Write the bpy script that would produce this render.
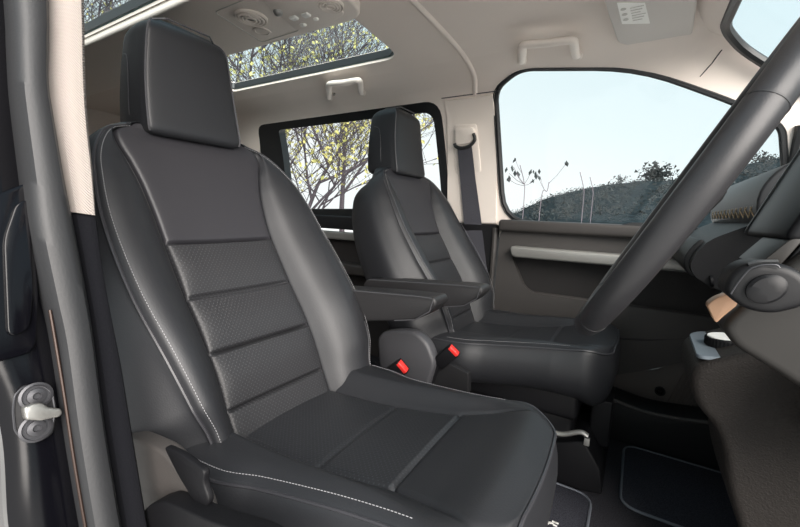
import bpy, bmesh, math, random
from mathutils import Vector, Matrix
random.seed(7)
SC = bpy.context.scene; COL = SC.collection
for o in list(bpy.data.objects): bpy.data.objects.remove(o)
# ---------------------------------------------------------------- camera, world, sun, exposure
F = 386.0; YAW, PIT, ROL = math.radians(31.34), math.radians(7.49), math.radians(2.19)
FW = Vector((-math.sin(YAW)*math.cos(PIT), math.cos(YAW)*math.cos(PIT), -math.sin(PIT)))
R0 = Vector((math.cos(YAW), math.sin(YAW), 0)); U0 = R0.cross(FW)
RT = R0*math.cos(ROL) + U0*math.sin(ROL); UP = -R0*math.sin(ROL) + U0*math.cos(ROL)
cd = bpy.data.cameras.new('camera'); cam = bpy.data.objects.new('camera', cd); COL.objects.link(cam)
cd.sensor_width = 36; cd.lens = F/800*36; cd.clip_start = 0.02; cd.clip_end = 500
cam.matrix_world = Matrix(((RT.x, UP.x, -FW.x, 0), (RT.y, UP.y, -FW.y, 0), (RT.z, UP.z, -FW.z, 0), (0, 0, 0, 1)))
SC.camera = cam
SC.view_settings.view_transform = 'Standard'; SC.view_settings.look = 'None'
SC.view_settings.exposure = 0.0; SC.view_settings.gamma = 1
w = bpy.data.worlds.new('sky'); SC.world = w; w.use_nodes = True
nt = w.node_tree; nt.nodes.clear()
tc = nt.nodes.new('ShaderNodeTexCoord'); sp = nt.nodes.new('ShaderNodeSeparateXYZ'); nt.links.new(tc.outputs['Generated'], sp.inputs[0])
mm = nt.nodes.new('ShaderNodeMath'); mm.operation = 'MULTIPLY_ADD'; mm.inputs[1].default_value = 0.28
nt.links.new(sp.outputs['X'], mm.inputs[0]); nt.links.new(sp.outputs['Z'], mm.inputs[2])
rp = nt.nodes.new('ShaderNodeValToRGB'); nt.links.new(mm.outputs[0], rp.inputs[0])
cr = rp.color_ramp; cr.elements[0].position = 0.0; cr.elements[0].color = (0.86, 0.90, 0.90, 1)
cr.elements[1].position = 0.9; cr.elements[1].color = (0.42, 0.62, 0.74, 1)
e = cr.elements.new(0.18); e.color = (0.73, 0.83, 0.85, 1)
e = cr.elements.new(0.45); e.color = (0.62, 0.765, 0.81, 1)
bg = nt.nodes.new('ShaderNodeBackground'); bg.inputs['Strength'].default_value = 1.2
nt.links.new(rp.outputs[0], bg.inputs[0]); wo = nt.nodes.new('ShaderNodeOutputWorld'); nt.links.new(bg.outputs[0], wo.inputs[0])
sl = bpy.data.lights.new('sun', 'SUN'); sl.energy = 12.5; sl.angle = math.radians(60); sl.color = (1.0, 0.93, 0.87)
so = bpy.data.objects.new('sun', sl); COL.objects.link(so)
so.rotation_euler = Vector((-0.95, 0.72, -0.66)).to_track_quat('-Z', 'Y').to_euler()

# ---------------------------------------------------------------- geometry of the place
def ray(px, py): return FW + RT*((px-400)/F) + UP*((263.5-py)/F)
def at(px, py, ax, v):                       # where the sight line through a photo point meets a real plane
    d = ray(px, py); return d*(v/d['xyz'.index(ax)])
def xz(pts, y): return [(at(a, b, 'y', y).x, at(a, b, 'y', y).z) for a, b in pts]
PROF = [(1.70,-.85),(1.70,-.05),(1.69,.1),(1.675,.3),(1.65,.45),(1.60,.53),(1.50,.58),(1.35,.605),(.94,.615),(.6,.605),(.42,.57),(.34,.50)]
TL = [0.0]
for a, b in zip(PROF, PROF[1:]): TL.append(TL[-1]+math.hypot(b[0]-a[0], b[1]-a[1]))
def interp(xs, ys, x):
    if x <= xs[0]: return ys[0]
    for i in range(len(xs)-1):
        if x <= xs[i+1]:
            k = (x-xs[i])/(xs[i+1]-xs[i]); return ys[i]+(ys[i+1]-ys[i])*k
    return ys[-1]
def smooth_interp(xs, ys, x):                # monotone-ish cubic through the points
    n = len(xs)
    if x <= xs[0]: return ys[0]
    if x >= xs[-1]: return ys[-1]
    i = max(j for j in range(n-1) if xs[j] <= x)
    h = xs[i+1]-xs[i]; k = (x-xs[i])/h
    def sl(j):
        if j == 0: return (ys[1]-ys[0])/(xs[1]-xs[0])
        if j == n-1: return (ys[-1]-ys[-2])/(xs[-1]-xs[-2])
        return (ys[j+1]-ys[j-1])/(xs[j+1]-xs[j-1])
    m0, m1 = sl(i)*h, sl(i+1)*h
    return (2*k**3-3*k**2+1)*ys[i]+(k**3-2*k**2+k)*m0+(-2*k**3+3*k**2)*ys[i+1]+(k**3-k**2)*m1
def skin_raw(t): return smooth_interp(TL, [p[0] for p in PROF], t), smooth_interp(TL, [p[1] for p in PROF], t)
def skin(x, t, off=0.0):                     # inner skin of the cabin: up the far side and over the roof; off = inwards
    y, z = skin_raw(t)
    if off:
        y0, z0 = skin_raw(max(t-.01, 0)); y1, z1 = skin_raw(min(t+.01, TL[-1])); dy, dz = y1-y0, z1-z0; L = math.hypot(dy, dz)
        y += -dz/L*off; z += dy/L*off
    return Vector((x, y, z))
def hit(px, py):
    d = ray(px, py)
    for i in range(len(PROF)-1):
        (y0, z0), (y1, z1) = PROF[i], PROF[i+1]
        a, b, c, e = d.y, -(y1-y0), d.z, -(z1-z0); det = a*e-b*c
        if abs(det) < 1e-9: continue
        s = (y0*e-b*z0)/det; k = (a*z0-c*y0)/det
        if s > 0 and -1e-6 <= k <= 1.000001: return (s*d.x, TL[i]+k*(TL[i+1]-TL[i]))

# ---------------------------------------------------------------- materials
def mat(name, col, rough=.5, metal=0, bump=0, scale=200, var=0, spec=.5, coat=0, kind='noise', col2=None, cscale=None):
    m = bpy.data.materials.new(name); m.use_nodes = True; n = m.node_tree.nodes; l = m.node_tree.links
    b = n['Principled BSDF']; b.inputs['Base Color'].default_value = (*col, 1); b.inputs['Roughness'].default_value = rough
    b.inputs['Metallic'].default_value = metal; b.inputs['Specular IOR Level'].default_value = spec
    b.inputs['Coat Weight'].default_value = coat
    t = n.new('ShaderNodeTexCoord')
    if bump:
        if kind == 'noise':
            tx = n.new('ShaderNodeTexNoise'); tx.inputs['Scale'].default_value = scale; tx.inputs['Detail'].default_value = 3; out = tx.outputs[0]
        elif kind == 'voronoi':
            tx = n.new('ShaderNodeTexVoronoi'); tx.inputs['Scale'].default_value = scale; out = tx.outputs['Distance']
        elif kind == 'weave':
            tx = n.new('ShaderNodeTexWave'); tx.inputs['Scale'].default_value = scale; tx.bands_direction = 'DIAGONAL'; out = tx.outputs[0]
        l.new(t.outputs['Object'], tx.inputs['Vector'])
        bp_ = n.new('ShaderNodeBump'); bp_.inputs['Strength'].default_value = bump; bp_.inputs['Distance'].default_value = .002
        l.new(out, bp_.inputs['Height']); l.new(bp_.outputs[0], b.inputs['Normal'])
    if var or col2:
        t2 = n.new('ShaderNodeTexNoise'); t2.inputs['Scale'].default_value = cscale or 6; t2.inputs['Detail'].default_value = 5
        l.new(t.outputs['Object'], t2.inputs['Vector'])
        r = n.new('ShaderNodeValToRGB'); r.color_ramp.elements[0].position = .35; r.color_ramp.elements[1].position = .65
        c2 = col2 or tuple(c*(1+var) for c in col)
        r.color_ramp.elements[0].color = (*[c*(1-var) for c in col], 1); r.color_ramp.elements[1].color = (*c2, 1)
        l.new(t2.outputs[0], r.inputs[0]); l.new(r.outputs[0], b.inputs['Base Color'])
    return m
def perforated(name, col, rough, ax0, ax1, pitch):
    m = mat(name, col, rough, bump=.25, scale=260); n = m.node_tree.nodes; l = m.node_tree.links; b = n['Principled BSDF']
    t = n.new('ShaderNodeTexCoord'); s = n.new('ShaderNodeSeparateXYZ'); l.new(t.outputs['Object'], s.inputs[0])
    def M(op, a, bb=None):
        q = n.new('ShaderNodeMath'); q.operation = op
        for i, v in enumerate((a, bb)):
            if v is None: continue
            if isinstance(v, (int, float)): q.inputs[i].default_value = v
            else: l.new(v, q.inputs[i])
        return q.outputs[0]
    u = M('MULTIPLY', s.outputs[ax0], 1/pitch); v = M('MULTIPLY', s.outputs[ax1], 1/pitch)
    p = M('ADD', u, v); q = M('SUBTRACT', u, v)
    fx = M('SUBTRACT', M('FRACT', p), .5); fy = M('SUBTRACT', M('FRACT', q), .5)
    r2 = M('ADD', M('MULTIPLY', fx, fx), M('MULTIPLY', fy, fy)); dot = M('LESS_THAN', r2, .03)
    mx = n.new('ShaderNodeMix'); mx.data_type = 'RGBA'; l.new(dot, mx.inputs[0])
    mx.inputs[6].default_value = (*col, 1); mx.inputs[7].default_value = (*[c*2.2+.008 for c in col], 1)
    l.new(mx.outputs[2], b.inputs['Base Color'])
    return m
def glass(name, tint=(.97, .99, .99), refl=.05):
    m = bpy.data.materials.new(name); m.use_nodes = True; n = m.node_tree.nodes; l = m.node_tree.links; n.clear()
    o = n.new('ShaderNodeOutputMaterial'); mx = n.new('ShaderNodeMixShader'); tr = n.new('ShaderNodeBsdfTransparent'); gl = n.new('ShaderNodeBsdfGlossy')
    tr.inputs[0].default_value = (*tint, 1); gl.inputs['Roughness'].default_value = .02; mx.inputs[0].default_value = refl
    l.new(tr.outputs[0], mx.inputs[1]); l.new(gl.outputs[0], mx.inputs[2]); l.new(mx.outputs[0], o.inputs[0]); return m
M_ = dict(
 leather=mat('leather', (.0145, .0152, .0175), .47, bump=.12, scale=420, spec=.42),
 leather_side=mat('leather_side', (.017, .0165, .0175), .46, bump=.25, scale=240, spec=.4),
 yoke=mat('fine_leather', (.021, .0205, .024), .46, bump=.12, scale=500, spec=.42),
 perf_back=perforated('perforated_leather_back', (.013, .0132, .015), .52, 1, 2, .009),
 perf_seat=perforated('perforated_leather_seat', (.0125, .0133, .0155), .50, 0, 1, .009),
 piping=mat('piping', (.028, .028, .032), .4),
 thread=mat('thread', (.24, .24, .25), .7),
 cream=mat('headliner_cloth', (.77, .69, .63), .95, bump=.12, scale=900, spec=.1),
 cream_plastic=mat('cream_plastic', (.74, .67, .61), .6, bump=.08, scale=400, spec=.3),
 cream_weave=mat('woven_cream', (.42, .375, .345), .9, bump=.9, scale=190, kind='weave', spec=.1),
 visor=mat('visor_cloth', (.62, .585, .55), .9, bump=.1, scale=700, spec=.1),
 black=mat('black_plastic', (.005, .005, .006), .55, spec=.2, bump=.15, scale=400),
 charcoal=mat('charcoal_plastic', (.011, .011, .012), .55, bump=.1, scale=700, spec=.25),
 satinblack=mat('satin_black', (.005, .005, .006), .48, spec=.3), shroud=mat('shroud_plastic', (.016, .0145, .013), .45, spec=.4),
 door=mat('door_plastic', (.047, .043, .041), .55, bump=.2, scale=600, spec=.4),
 doordark=mat('door_cloth', (.018, .016, .016), .75, bump=.3, scale=600),
 lower=mat('lower_plastic', (.070, .058, .052), .6, bump=.3, scale=450),
 grain=mat('grained_plastic', (.019, .0155, .0135), .66, bump=.9, scale=380, spec=.3),
 wheel=mat('wheel_leather', (.019, .0187, .0205), .42, bump=.08, scale=900, spec=.4),
 silver=mat('silver_trim', (.30, .295, .28), .42, metal=.55),
 chrome=mat('chrome', (.28, .275, .26), .35, metal=.8, var=.12, cscale=60),
 satin=mat('satin_blue_silver', (.19, .22, .25), .38, metal=.3),
 paint=mat('black_paint', (.002, .002, .003), .14, spec=.25),
 seal=mat('rubber_seal', (.012, .0125, .014), .55, bump=.1, scale=300),
 liner=mat('pillar_cloth', (.006, .0062, .008), .95, bump=.4, spec=.1, scale=500),
 carpet=mat('carpet', (.034, .033, .038), .95, bump=1.0, scale=420, var=.35, cscale=300, spec=.1),
 matc=mat('mat_carpet', (.038, .039, .048), .95, bump=1.0, scale=500, var=.4, cscale=350, spec=.1),
 binding=mat('mat_binding', (.11, .12, .14), .7),
 belt=mat('belt_webbing', (.045, .045, .056), .75, bump=.4, scale=300, kind='weave'),
 steel=mat('dark_steel', (.05, .05, .055), .4, metal=.5), hem=mat('hem', (.05, .05, .055), .5),
 red=mat('red_button', (.62, .03, .025), .35),
 label=mat('label_paper', (.85, .84, .80), .6), ink=mat('label_ink', (.52, .50, .46), .6),
 tan=mat('tan_ring_and_lit_patch', (.27, .155, .09), .45), gold=mat('tan_thread', (.42, .31, .18), .7),  # tan: wheel trim ring, and the painted light on the shroud
 brass=mat('brown_flange', (.025, .014, .010), .4, metal=.5),
 glass=glass('window_glass', (.985, .995, .995), .012), roofglass=glass('roof_glass', (.92, .97, .98), .04),
 gasket=mat('gasket', (.012, .013, .014), .45), green=mat('green_glass_edge', (.10, .15, .15), .3),
 bark=mat('bark', (.030, .024, .030), .9, var=.3, cscale=20), twig=mat('twig', (.10, .085, .10), .9),
 leaf=mat('yellow_leaf', (.19, .20, .05), .6, col2=(.38, .35, .12), cscale=9), sage=mat('sage_leaf', (.012, .018, .019), .8, var=.5),
 hill=mat('scrub_hill', (.004, .009, .012), .95, var=.0, col2=(.022, .032, .036), cscale=2.2, spec=.05),
 ground=mat('concrete', (.60, .585, .57), .9, var=.08, cscale=1.5),
)
# ---------------------------------------------------------------- builders
def wloc(o):
    v = Vector((0, 0, 0))
    while o: v = v+o.location; o = o.parent
    return v
def link(name, bm, m, parent=None, smooth=True, base=None, angle=None, label=None):
    """one mesh object from world-space geometry; a top-level mesh gets base as its origin"""
    me = bpy.data.meshes.new(name); o = bpy.data.objects.new(name, me); COL.objects.link(o)
    if parent: o.parent = parent; off = wloc(parent)
    else: off = Vector(base) if base else Vector((0, 0, 0)); o.location = off
    bmesh.ops.translate(bm, verts=bm.verts, vec=-off)
    bmesh.ops.recalc_face_normals(bm, faces=bm.faces)
    for f in bm.faces: f.smooth = smooth
    if smooth:
        for ed in bm.edges:
            if len(ed.link_faces) == 2 and ed.calc_face_angle(0) > (angle or math.radians(38)): ed.smooth = False
    bm.to_mesh(me); bm.free(); me.materials.append(m)
    if label: o['label'] = label
    return o
def thing(name, label, cat, loc=(0, 0, 0), group=None):
    o = bpy.data.objects.new(name, None); COL.objects.link(o); o.location = loc; o.empty_display_size = .05
    o['label'] = label; o['category'] = cat
    if group: o['group'] = group
    return o
def tag(o, label, cat, group=None):
    o['label'] = label; o['category'] = cat
    if group: o['group'] = group
    return o
def struct(o, label=None):
    o['kind'] = 'structure'
    if label: o['label'] = label
    return o
def BM(): return bmesh.new()
def bevel(bm, r, seg=3, ang=30):
    if r <= 0: return
    es = [e for e in bm.edges if len(e.link_faces) == 2 and e.calc_face_angle(0) > math.radians(ang)]
    bmesh.ops.bevel(bm, geom=es, offset=r, segments=seg, profile=.5, affect='EDGES', clamp_overlap=True)
def add_box(bm, a, b, r=0, seg=3):
    t = BM(); vs = [t.verts.new((x, y, z)) for x in (a[0], b[0]) for y in (a[1], b[1]) for z in (a[2], b[2])]
    for f in ((0,1,3,2),(4,6,7,5),(0,4,5,1),(2,3,7,6),(0,2,6,4),(1,5,7,3)): t.faces.new([vs[i] for i in f])
    bmesh.ops.recalc_face_normals(t, faces=t.faces); bevel(t, r, seg); merge(bm, t)
def merge(bm, t):
    me = bpy.data.meshes.new('tmp'); t.to_mesh(me); t.free(); bm.from_mesh(me); bpy.data.meshes.remove(me)
def rpoly(pts, r, n=5):
    out = []; N = len(pts)
    for i, p in enumerate(pts):
        rr = r[i] if isinstance(r, (list, tuple)) else r
        P = Vector(p); A = Vector(pts[i-1]); B = Vector(pts[(i+1) % N])
        da, db = A-P, B-P; q = min(rr, da.length*.48, db.length*.48)
        if q < 1e-5: out.append(tuple(P)); continue
        s, e = P+da.normalized()*q, P+db.normalized()*q
        for k in range(n+1):
            u = k/n; out.append(tuple(s*(1-u)**2+P*2*u*(1-u)+e*u*u))
    return out
def catmull(pts, n=8, closed=False):
    P = [Vector(p) for p in pts]; N = len(P); out = []
    for i in range(N if closed else N-1):
        a = P[i-1] if (i > 0 or closed) else P[0]*2-P[1]; b = P[i]; c = P[(i+1) % N]
        d = P[(i+2) % N] if (i+2 < N or closed) else P[-1]*2-P[-2]
        for k in range(n):
            t = k/n; out.append(.5*((2*b)+(-a+c)*t+(2*a-5*b+4*c-d)*t*t+(-a+3*b-3*c+d)*t**3))
    if not closed: out.append(P[-1])
    return out
def add_prism(bm, poly, axis, v0, v1, r=0, seg=3):
    """poly in the plane across axis ('y': (x,z), 'z': (x,y), 'x': (y,z))"""
    def mk(p, v): return {'y': (p[0], v, p[1]), 'z': (p[0], p[1], v), 'x': (v, p[0], p[1])}[axis]
    t = BM(); a = [t.verts.new(mk(p, v0)) for p in poly]; b = [t.verts.new(mk(p, v1)) for p in poly]; n = len(poly)
    t.faces.new(a); t.faces.new(b[::-1])
    for i in range(n): t.faces.new((a[i], a[(i+1) % n], b[(i+1) % n], b[i]))
    bmesh.ops.recalc_face_normals(t, faces=t.faces); bevel(t, r, seg, 50)
    merge(bm, t)
def add_tube(bm, pts, rad, seg=10, closed=False, caps=True, flat=1.0, upv=(0, 0, 1)):
    P = [Vector(p) for p in pts]; N = len(P); rings = []; up = Vector(upv); prev = None
    for i in range(N):
        if closed: t = P[(i+1) % N]-P[i-1]
        else: t = P[min(i+1, N-1)]-P[max(i-1, 0)]
        t.normalize()
        if prev is None:
            s = t.cross(up)
            if s.length < .05: s = t.cross(Vector((1, .2, 0)))
        else: s = prev-t*prev.dot(t)
        s.normalize(); prev = s.copy(); q = s.cross(t)
        r = rad(i/(N-1)) if callable(rad) else rad
        rings.append([bm.verts.new(P[i]+s*(math.cos(a)*r)+q*(math.sin(a)*r*flat)) for a in [2*math.pi*k/seg for k in range(seg)]])
    for i in range(N if closed else N-1):
        A, B = rings[i], rings[(i+1) % N]
        for k in range(seg): bm.faces.new((A[k], A[(k+1) % seg], B[(k+1) % seg], B[k]))
    if caps and not closed: bm.faces.new(rings[0][::-1]); bm.faces.new(rings[-1])
def add_lathe(bm, prof, c, axis, seg=32, sy=1):
    ax = Vector(axis).normalized(); s = ax.orthogonal().normalized(); q = ax.cross(s); c = Vector(c); rings = []
    for r, h in prof: rings.append([bm.verts.new(c+ax*h+s*(math.cos(2*math.pi*k/seg)*r)+q*(math.sin(2*math.pi*k/seg)*r*sy)) for k in range(seg)])
    for A, B in zip(rings, rings[1:]):
        for k in range(seg): bm.faces.new((A[k], A[(k+1) % seg], B[(k+1) % seg], B[k]))
    bm.faces.new(rings[0][::-1]); bm.faces.new(rings[-1])
def add_dashes(bm, pts, r, dash=.0032, gap=.0022):
    P = [Vector(p) for p in pts]; L = [0]
    for a, b in zip(P, P[1:]): L.append(L[-1]+(b-a).length)
    def pos(s):
        i = 0
        while i < len(L)-2 and L[i+1] < s: i += 1
        return P[i].lerp(P[i+1], (s-L[i])/max(L[i+1]-L[i], 1e-9))
    s = 0
    while s+dash < L[-1]:
        add_tube(bm, [pos(s), pos(s+dash*.5), pos(s+dash)], r, 5); s += dash+gap
def panel(outer, holes, fmap, stepu=.06, stepv=.04, thick=.02, cut=None):
    """a sheet with real openings: outline and holes in (u,v), cut into strips, then bent by fmap(u,v,offset)"""
    bm = BM(); es = []
    for loop in [outer]+holes:
        vs = [bm.verts.new((p[0], p[1], 0)) for p in loop]
        for i in range(len(vs)): es.append(bm.edges.new((vs[i], vs[(i+1) % len(vs)])))
    bmesh.ops.triangle_fill(bm, use_beauty=True, use_dissolve=False, edges=es)
    us = [p[0] for p in outer]; vs_ = [p[1] for p in outer]
    for ax, lo, hi, st in ((0, min(us), max(us), stepu), (1, min(vs_), max(vs_), stepv)):
        k = lo+st
        while k < hi:
            no = (1, 0, 0) if ax == 0 else (0, 1, 0)
            bmesh.ops.bisect_plane(bm, geom=bm.verts[:]+bm.edges[:]+bm.faces[:], plane_co=(k, k, 0), plane_no=no); k += st
    if cut: cut(bm)
    top = {v: fmap(v.co.x, v.co.y, 0) for v in bm.verts}; bot = {v: fmap(v.co.x, v.co.y, -thick) for v in bm.verts}
    out = BM(); ta = {v: out.verts.new(top[v]) for v in bm.verts}; ba = {v: out.verts.new(bot[v]) for v in bm.verts}
    for f in bm.faces:
        out.faces.new([ta[v] for v in f.verts]); out.faces.new([ba[v] for v in reversed(f.verts)])
    for ed in bm.edges:
        if len(ed.link_faces) == 1:
            a, b = ed.verts; out.faces.new((ta[a], ta[b], ba[b], ba[a]))
    bm.free(); return out

# ================================================================ STRUCTURE
FLOOR = -.80
b = BM(); add_box(b, (-3.2, .25, FLOOR-.05), (1.25, 1.75, FLOOR)); struct(link('floor', b, M_['carpet'], smooth=False), 'dark charcoal carpeted cabin floor')
b = BM(); add_box(b, (-60, -60, -1.40), (60, 26, -1.25)); struct(link('ground', b, M_['ground'], smooth=False), 'pale grey concrete ground outside the car')
# windshield plane: through the header, falling forwards
WSX, WSZ, WSK = .184, .546, .65
def ws_z(x): return WSZ-WSK*(x-WSX)
def cut_ws(off):
    def f(bm):        # drop whatever is ahead of the windscreen opening
        for _ in range(1):
            kill = [fc for fc in bm.faces if skin(*(sum((v.co for v in fc.verts), Vector())/len(fc.verts))[:2]).z > ws_z((sum((v.co for v in fc.verts), Vector())/len(fc.verts)).x)+off]
            bmesh.ops.delete(bm, geom=kill, context='FACES')
    return f
def ws_edge(t0, t1, n, off=0):
    out = []
    for i in range(n+1):
        t = t0+(t1-t0)*i/n; out.append((WSX-(skin_raw(t)[1]-off-WSZ)/WSK, t))
    return out
T_SILL = .82; T_ROOF = 1.56; T_END = TL[-1]
# far side wall above the belt line, with the openings of the two side windows
win1 = [hit(*p) for p in [(506,222),(497,190),(494,150),(492,108),(500,84),(530,73),(640,72),(740,105),(765,120)]]
fwin = rpoly([hit(503,222), hit(493,92), hit(520,71), hit(642,70), hit(740,104), hit(783,126), hit(786,168), (.372, T_SILL+.03), (.3, T_SILL-.0)],
             [.13, .06, .05, .15, .10, .03, .02, .02, .02])
rwin_out = rpoly([hit(262,222), hit(256,126), hit(437,101), hit(451,226)], [.05, .07, .07, .06])
quarter = rpoly([(.41, T_SILL+.01), (.41, 1.06), (.72, T_SILL+.01)], .02)
wall_out = [(-3.2, T_SILL-.06)]+[(1.0, T_SILL-.06)]+ws_edge(.86, T_ROOF, 30)+[(-3.2, T_ROOF)]
o = link('wall_left', panel(wall_out, [fwin, rwin_out, quarter], skin, thick=.035), M_['cream'])
struct(o, 'cream padded upper side wall and roof rail around the passenger side windows')
# roof lining with two long glass openings either side of the middle beam
BY0, BY1 = 2.335, 1.975
def yT(y): return TL[8]+(.94-y)/math.hypot(.34, .01)*math.hypot(.34, .01) if y < .94 else TL[8]-(y-.94)
sun_far = rpoly([(-1.9, yT(1.02)), (-.845, yT(1.02)), (-.865, yT(1.36)), (-1.9, yT(1.36))], [.02, .03, .07, .02])
sun_near = rpoly([(-1.9, yT(.37+.06)), (-.865, yT(.37+.06)), (-.845, yT(.69)), (-1.9, yT(.69))], [.02, .07, .03, .02])
roof_out = [(-3.2, T_ROOF)]+ws_edge(T_ROOF, T_END, 40)+[(-3.2, T_END)]
ceil = struct(link('ceiling', panel(roof_out, [sun_far, sun_near], skin, thick=.045), M_['cream']), 'cream cloth headliner with two long glass roof openings')
# raised step across the headliner, carried down to the belt pillar
b = BM(); add_tube(b, [skin(-.625-.02*math.exp(-((t-1.37)/.06)**2), t, -.004) for t in [1.37+i*(T_END-1.37)/60 for i in range(61)]], .012, 10)
link('headliner_ridge', b, M_['cream'], ceil)
b = BM(); add_tube(b, [skin(-.05+.02*k, t, 0.001) for k, t in enumerate([1.46, 1.5])], .001, 6); b.free()
b = BM(); add_tube(b, [skin(-.80+.26*i/8, 1.372, .0035) for i in range(9)], .0022, 6); link('panel_seam', b, M_['hem'], o)
# windscreen header seam between the front roof lining and the pillar trim
b = BM(); add_tube(b, [skin(*hit(a, c), .0) for a, c in [(700,77),(712,64),(722,50)]], .0018, 6); link('panel_seam', b, M_['gasket'], o)
def inset(poly, d):
    c = Vector((sum(p[0] for p in poly)/len(poly), sum(p[1] for p in poly)/len(poly)))
    return [(p[0]+(c.x-p[0])*d, p[1]+(c.y-p[1])*d) for p in poly]
def reveal_ring(hole, o0, o1, d):
    t = BM(); n = len(hole); c = Vector((sum(p[0] for p in hole)/n, sum(p[1] for p in hole)/n)); rows = []
    for a, o_ in ((.0005, o0), (d, o0), (d, o1), (.0005, o1)):
        rows.append([t.verts.new(skin(u+math.copysign(a, c.x-u), v+math.copysign(a, c.y-v), o_)) for u, v in hole])
    for A, B_ in ((0, 1), (1, 2), (2, 3), (3, 0)):
        for k in range(n): t.faces.new((rows[A][k], rows[A][(k+1) % n], rows[B_][(k+1) % n], rows[B_][k]))
    return t
# roof glass panes
for n, (hole, ya, yb) in enumerate(((sun_far, 1.02, 1.345), (sun_near, .43, .69))):
    g = struct(link('window_%d' % (3+n), panel(hole, [], lambda u, v, f: skin(u, v, f-.045), thick=.006, stepu=.3, stepv=.1), M_['roofglass']),
               'long glass roof pane on the %s side of the middle beam' % ('passenger' if n == 0 else 'driver'))
    b = reveal_ring(hole, -.012, -.040, .007); link('window_gasket', b, M_['gasket'], g)
    b = BM(); add_tube(b, [skin(u, v, -.014) for u, v in inset(hole, .0)], .0050, 8, closed=True); link('glass_edge', b, M_['green'], g)
# middle beam
beam_poly = rpoly([(-3.15, .695), (-.77, .695), (-.745, .855), (-.77, 1.015), (-3.15, 1.015)], [0, .07, .05, .07, 0], 6)
b = BM(); add_prism(b, beam_poly, 'z', .588, .63, .010); beam = struct(link('trim_1', b, M_['cream_plastic']), 'cream moulded beam along the middle of the roof')
# front side window
g = struct(link('window_1', panel(inset(fwin, -.01), [], lambda u, v, f: skin(u, v, f-.020), thick=.004, stepu=.3, stepv=.1), M_['glass']), 'front passenger side window pane')
b = BM(); add_tube(b, [skin(u, v, -.007) for u, v in fwin], .011, 8, closed=True); link('window_gasket', b, M_['seal'], g)
b = BM(); add_tube(b, [skin(u, v, .002) for u, v in inset(fwin, -.018)], .0022, 8, closed=True); link('gasket_lip', b, M_['gasket'], g)
g = struct(link('window_5', panel(inset(quarter, -.02), [], lambda u, v, f: skin(u, v, f-.020), thick=.004, stepu=.3, stepv=.1), M_['glass']), 'small fixed quarter pane ahead of the front door window')
b = BM(); add_tube(b, [skin(u, v, -.006) for u, v in quarter], .009, 8, closed=True); link('window_gasket', b, M_['gasket'], g)
b = BM(); add_tube(b, [skin(.392, t, .006) for t in (.80, .9, 1.0, 1.12, 1.16)], .016, 8); link('divider_bar', b, M_['gasket'], g)
# rear side window with its wide black frame
rwin_in = rpoly([hit(289,209), hit(278,130), hit(432,112), hit(443,209)], [.03, .03, .05, .03])
g = struct(link('window_2', panel(inset(rwin_in, -.05), [], lambda u, v, f: skin(u, v, f-.035), thick=.004, stepu=.3, stepv=.1), M_['glass']), 'rear passenger side window pane in a wide black frame')
link('window_frame', panel(inset(rwin_out, -.004), [rwin_in], lambda u, v, f: skin(u, v, f+.004), thick=.05), M_['gasket'], g)
# windscreen
wsp = []
yE = [skin_raw(t)[0] for t in (1.45,)]
def ws(y, x, off=0): return Vector((x, y, ws_z(x)-off))
b = BM(); c1 = [(.125, .36), (.125, 1.44), (.20, 1.56), (.33, 1.645), (.95, 1.69), (.95, .2), (.33, .24), (.2, .30)]
c1 = rpoly([(.152, .42), (.152, 1.49), (.21, 1.575), (.36, 1.65), (.98, 1.70), (.98, .22), (.36, .25), (.2, .32)], .04)
vs = [b.verts.new((x, y, ws_z(x)+.004)) for x, y in c1]; b.faces.new(vs)
ex = bmesh.ops.extrude_face_region(b, geom=b.faces[:]); bmesh.ops.translate(b, verts=[v for v in ex['geom'] if isinstance(v, bmesh.types.BMVert)], vec=(0, 0, .005))
g = struct(link('window_6', b, M_['glass'], smooth=False), 'sloping windscreen glass')
b = BM(); add_tube(b, [(x, y, ws_z(x)-.002) for x, y in c1], .014, 8, closed=True); link('window_gasket', b, M_['gasket'], g)
b = BM(); add_prism(b, [(.070, ws_z(.070)+.012), (.158, ws_z(.158)+.012), (.158, ws_z(.158)-.012), (.070, ws_z(.070)-.016)], 'y', .34, 1.53, .005); link('header_trim', b, M_['cream'], g)
# rear wall, near side wall, front bulkhead, far lower side
b = BM(); add_box(b, (-3.25, .15, FLOOR), (-3.2, 1.75, .62)); struct(link('wall_back', b, M_['cream'], smooth=False), 'cream rear end of the cabin')
b = BM(); add_box(b, (-3.2, .17, -1.0), (-.75, .24, .56), .02); struct(link('wall_right', b, M_['paint']), 'black painted body side behind the near pillar')
b = BM(); add_box(b, (1.2, .2, FLOOR), (1.25, 1.75, .05)); struct(link('wall_front', b, M_['black'], smooth=False), 'dark front bulkhead of the cabin')
# far B pillar: cream upper, black lower
b = panel([( -.775, T_SILL), (-.540, T_SILL), (-.548, 1.05), (-.570, 1.36), (-.785, 1.36)], [], lambda u, v, f: skin(u, v, f+.010), thick=.02)
tr = struct(link('trim_2', b, M_['cream_plastic']), 'cream upper trim of the pillar between the passenger side windows')
b = BM(); add_box(b, (-.80, 1.665, FLOOR), (-.525, 1.74, -.035), .015); struct(link('trim_3', b, M_['black']), 'black lower trim of the pillar between the passenger side doors')
b = BM(); add_tube(b, [Vector((-.533, 1.665, z)) for z in (-.05, -.3, -.6, -.79)], .012, 8); link('door_seal', b, M_['door'], tr)

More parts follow.
